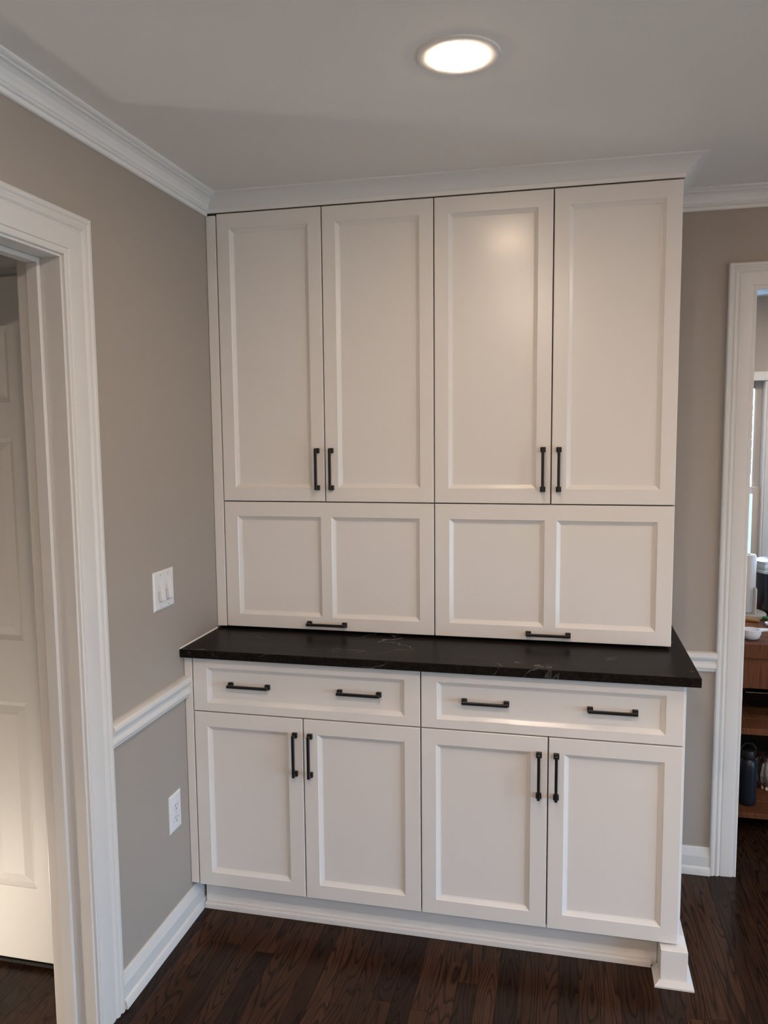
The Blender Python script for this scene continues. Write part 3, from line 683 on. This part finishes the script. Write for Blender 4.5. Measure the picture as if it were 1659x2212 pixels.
# white measuring cups, nested on a ring, each a bowl with a flat handle
def cup(x, y, r, h, ang, hl, z0, label):
    t = thing('measuring_cup', label, 'measuring cup', (x, y, z0), 'white measuring cups on the cart')
    obj('bowl', MB().lathe([(0, 0), (r*.55, .001), (r*.80, h*.18), (r*.97, h*.6), (r, h), (r*.93, h), (r*.88, h*.6), (r*.7, h*.22), (0, .004)], x, y, 32, z0), 'cupwhite', t, True)
    c_, s_ = math.cos(ang), math.sin(ang); mb = MB(); pts = []
    for d_, w_ in ((r*.80, .020), (r*1.25, .016), (r*1.25+hl*.35, .0095), (r*1.25+hl*.8, .0105), (r*1.25+hl, .006)):
        pts.append(((x+d_*c_-w_*s_*-1, y+d_*s_-w_*c_), (x+d_*c_-w_*s_, y+d_*s_+w_*c_)))
    vs = []; fs = []
    for k, (a, b_) in enumerate(pts):
        zz = z0+h-.002+.004*k/4
        vs += [(a[0], a[1], zz-.003), (b_[0], b_[1], zz-.003), (b_[0], b_[1], zz+.002), (a[0], a[1], zz+.002)]
    for k in range(len(pts)-1):
        for q in range(4): fs.append((4*k+q, 4*k+(q+1) % 4, 4*k+4+(q+1) % 4, 4*k+4+q))
    fs += [(3, 2, 1, 0), tuple(len(vs)-4+q for q in range(4))]
    obj('cup_handle', mb.add(vs, fs), 'cupwhite', t)
cup(1.914, .375, .037, .040, math.radians(6), .060, ZC, 'large white plastic measuring cup at the cart edge, handle turned away')
cup(2.062, .425, .026, .034, math.radians(20), .05, ZC, 'small white plastic measuring cup beside the larger cup')
t = MB().lathe([(0, 0), (.030, 0), (.034, .004), (.0345, .012), (.030, .014), (0, .015)], 2.055, .62, 28, ZC)
tag(obj('jar_lid', t, 'cupwhite', None, True), 'round white jar lid lying on the cart behind the cups', 'lid')
t = thing('spatula', 'green silicone spatula lying on the cart before the black pot', 'spatula', (2.06, .72, ZC))
obj('blade', MB().box(2.026, 2.050, .735, .790, ZC+.004, ZC+.010, .002), 'green', t)
obj('grip', MB().tube([(2.036, .740, ZC+.008), (2.070, .690, ZC+.009), (2.130, .610, ZC+.009)], [.0075, .0075, .008], 10), 'green', t, True)
# middle shelf: dark roasting pan
t = thing('roasting_pan', 'black roasting pan with a thin metal rim on the middle shelf', 'pan', (2.20, .70, .44))
x0, x1, y0, y1, z0, z1 = 1.945, 2.45, .555, .85, .4405, .505
vs = [(x0+.015, y0+.015, z0), (x1-.015, y0+.015, z0), (x1-.015, y1-.015, z0), (x0+.015, y1-.015, z0), (x0, y0, z1), (x1, y0, z1), (x1, y1, z1), (x0, y1, z1),
      (x0+.02, y0+.02, z0+.004), (x1-.02, y0+.02, z0+.004), (x1-.02, y1-.02, z0+.004), (x0+.02, y1-.02, z0+.004)]
fs = [(3, 2, 1, 0), (8, 9, 10, 11)]+[(k, (k+1) % 4, 4+(k+1) % 4, 4+k) for k in range(4)]+[(4+k, 4+(k+1) % 4, 8+(k+1) % 4, 8+k) for k in range(4)]
obj('pan_body', MB().add(vs, fs), 'blackplastic', t)
obj('rim', MB().tube([(x0, y0, z1), (x1, y0, z1), (x1, y1, z1), (x0, y1, z1), (x0, y0, z1)], .0028, 8), 'steel', t, True)
obj('loop_handle', MB().tube([(2.04, y0, z1), (2.04, y0-.012, z1+.045), (2.15, y0-.012, z1+.045), (2.15, y0, z1)], .003, 8), 'steel', t, True)
# bottom shelf: navy bottle and clear bag
px, py, z0 = 1.9245, .392, .0972
t = thing('water_bottle', 'dark navy water bottle with black cap on the bottom shelf', 'bottle', (px, py, z0))
obj('bottle_body', MB().lathe([(0, 0), (.026, 0), (.0315, .005), (.0335, .016), (.0338, .150), (.0330, .168), (.0290, .182), (.0220, .190), (0, .190)], px, py, 36, z0), 'navy', t, True)
cp = obj('cap', MB().lathe([(0, .189), (.0245, .189), (.0255, .193), (.0255, .214), (.0225, .222), (.0150, .226), (0, .227)], px, py, 28, z0), 'navycap', t, True)
obj('carry_loop', MB().tube([(px-.024, py, z0+.205), (px-.026, py, z0+.232), (px-.012, py, z0+.250), (px+.012, py, z0+.250), (px+.026, py, z0+.232), (px+.024, py, z0+.205)], .0042, 8), 'navycap', cp, True)
px, py = 2.045, .545
bm = bmesh.new(); bmesh.ops.create_icosphere(bm, subdivisions=4, radius=1.0); rnd = random.Random(3)
for v in bm.verts:
    a = math.atan2(v.co.y, v.co.x); z = v.co.z
    rr = 1+.07*math.sin(9*a+3*z)+.05*math.sin(17*a-5*z)+.03*rnd.uniform(-1, 1)
    zz = (z+1)/2; pin = 1-.45*max(0, zz-.72)/.28
    v.co = Vector((px+v.co.x*.062*rr*pin, py+v.co.y*.050*rr*pin, .0975+.168*max(zz, .012)))
me = bpy.data.meshes.new('plastic_bag'); bm.to_mesh(me); bm.free()
t = thing('plastic_bag', 'crumpled clear plastic bag with a pale bundle on the bottom shelf', 'bag', (px, py, .0972))
me.materials.append(M['bag']); o = bpy.data.objects.new('film', me); COL.objects.link(o); o.parent = t; o.location = (-px, -py, -.0972)
for p in me.polygons: p.use_smooth = True
mb = MB()
for k in range(16):
    a = rnd.uniform(0, 6.28); r = rnd.uniform(.006, .040); dx, dy = r*math.cos(a), r*.8*math.sin(a)
    mb.tube([(px+dx*.8, py+dy*.8, .101), (px+dx, py+dy, .16), (px+dx*.9+.004, py+dy*.9, .205+rnd.uniform(0, .015))], [.0045, .0055, .004], 6)
o = obj('straws', mb, 'paper', t, True); o['kind'] = 'stuff'

# ------------------------------------------------------------------ outdoors seen through the kitchen window
struct('ground', MB().box(-8, 12, KY+.3, 30, -.45, -.40), 'pave', 'pale paving outside the kitchen window')
struct('patio', MB().box(RX+.3, 24, -20, KY+.3, -.45, -.40), 'bounce_ground', 'unseen ground toned warm to bounce light in at the wide window')
t = thing('garden_fence', 'pale blue board fence outside the kitchen window', 'fence', (3.4, 8.0, -.40))
for k in range(24):
    obj('fence_board', MB().box(1.2+k*.16, 1.2+k*.16+.15, 8.0, 8.03, -.40, .78+.01*(k % 3), .006), 'fence', t)
obj('fence_rail', MB().box(1.2, 5.04, 8.03, 8.07, .3, .38), 'fence', t)
t = thing('plum_tree', 'purple leaved tree standing beyond the fence outside the window', 'tree', (3.75, 9.5, -.40))
mb = MB().tube([(3.75, 9.5, -.40), (3.72, 9.5, .8), (3.80, 9.5, 1.7)], [.09, .075, .05], 10)
for k in range(7):
    a = k*.9; mb.tube([(3.76, 9.5, .9+.1*k), (3.76+.35*math.cos(a), 9.5+.35*math.sin(a), 1.3+.1*k), (3.76+.6*math.cos(a), 9.5+.6*math.sin(a), 1.65+.08*k)], [.035, .022, .010], 6)
obj('trunk', mb, 'bark', t, True)
lf = MB(); rl = random.Random(5)
for k in range(420):
    a = rl.uniform(0, 6.28); q = rl.uniform(-1, 1); r = rl.uniform(.25, .8); c = Vector((3.76+r*math.cos(a), 9.5+r*math.sin(a), 1.55+.55*q))
    u = Vector((rl.uniform(-1, 1), rl.uniform(-1, 1), rl.uniform(-1, 1))).normalized(); v = u.orthogonal().normalized(); s_ = rl.uniform(.04, .075)
    lf.add([c-u*s_, c+v*s_*.5, c+u*s_, c-v*s_*.5], [(0, 1, 2, 3)])
o = obj('foliage', lf, 'leaf', t, fix=False); o['kind'] = 'stuff'
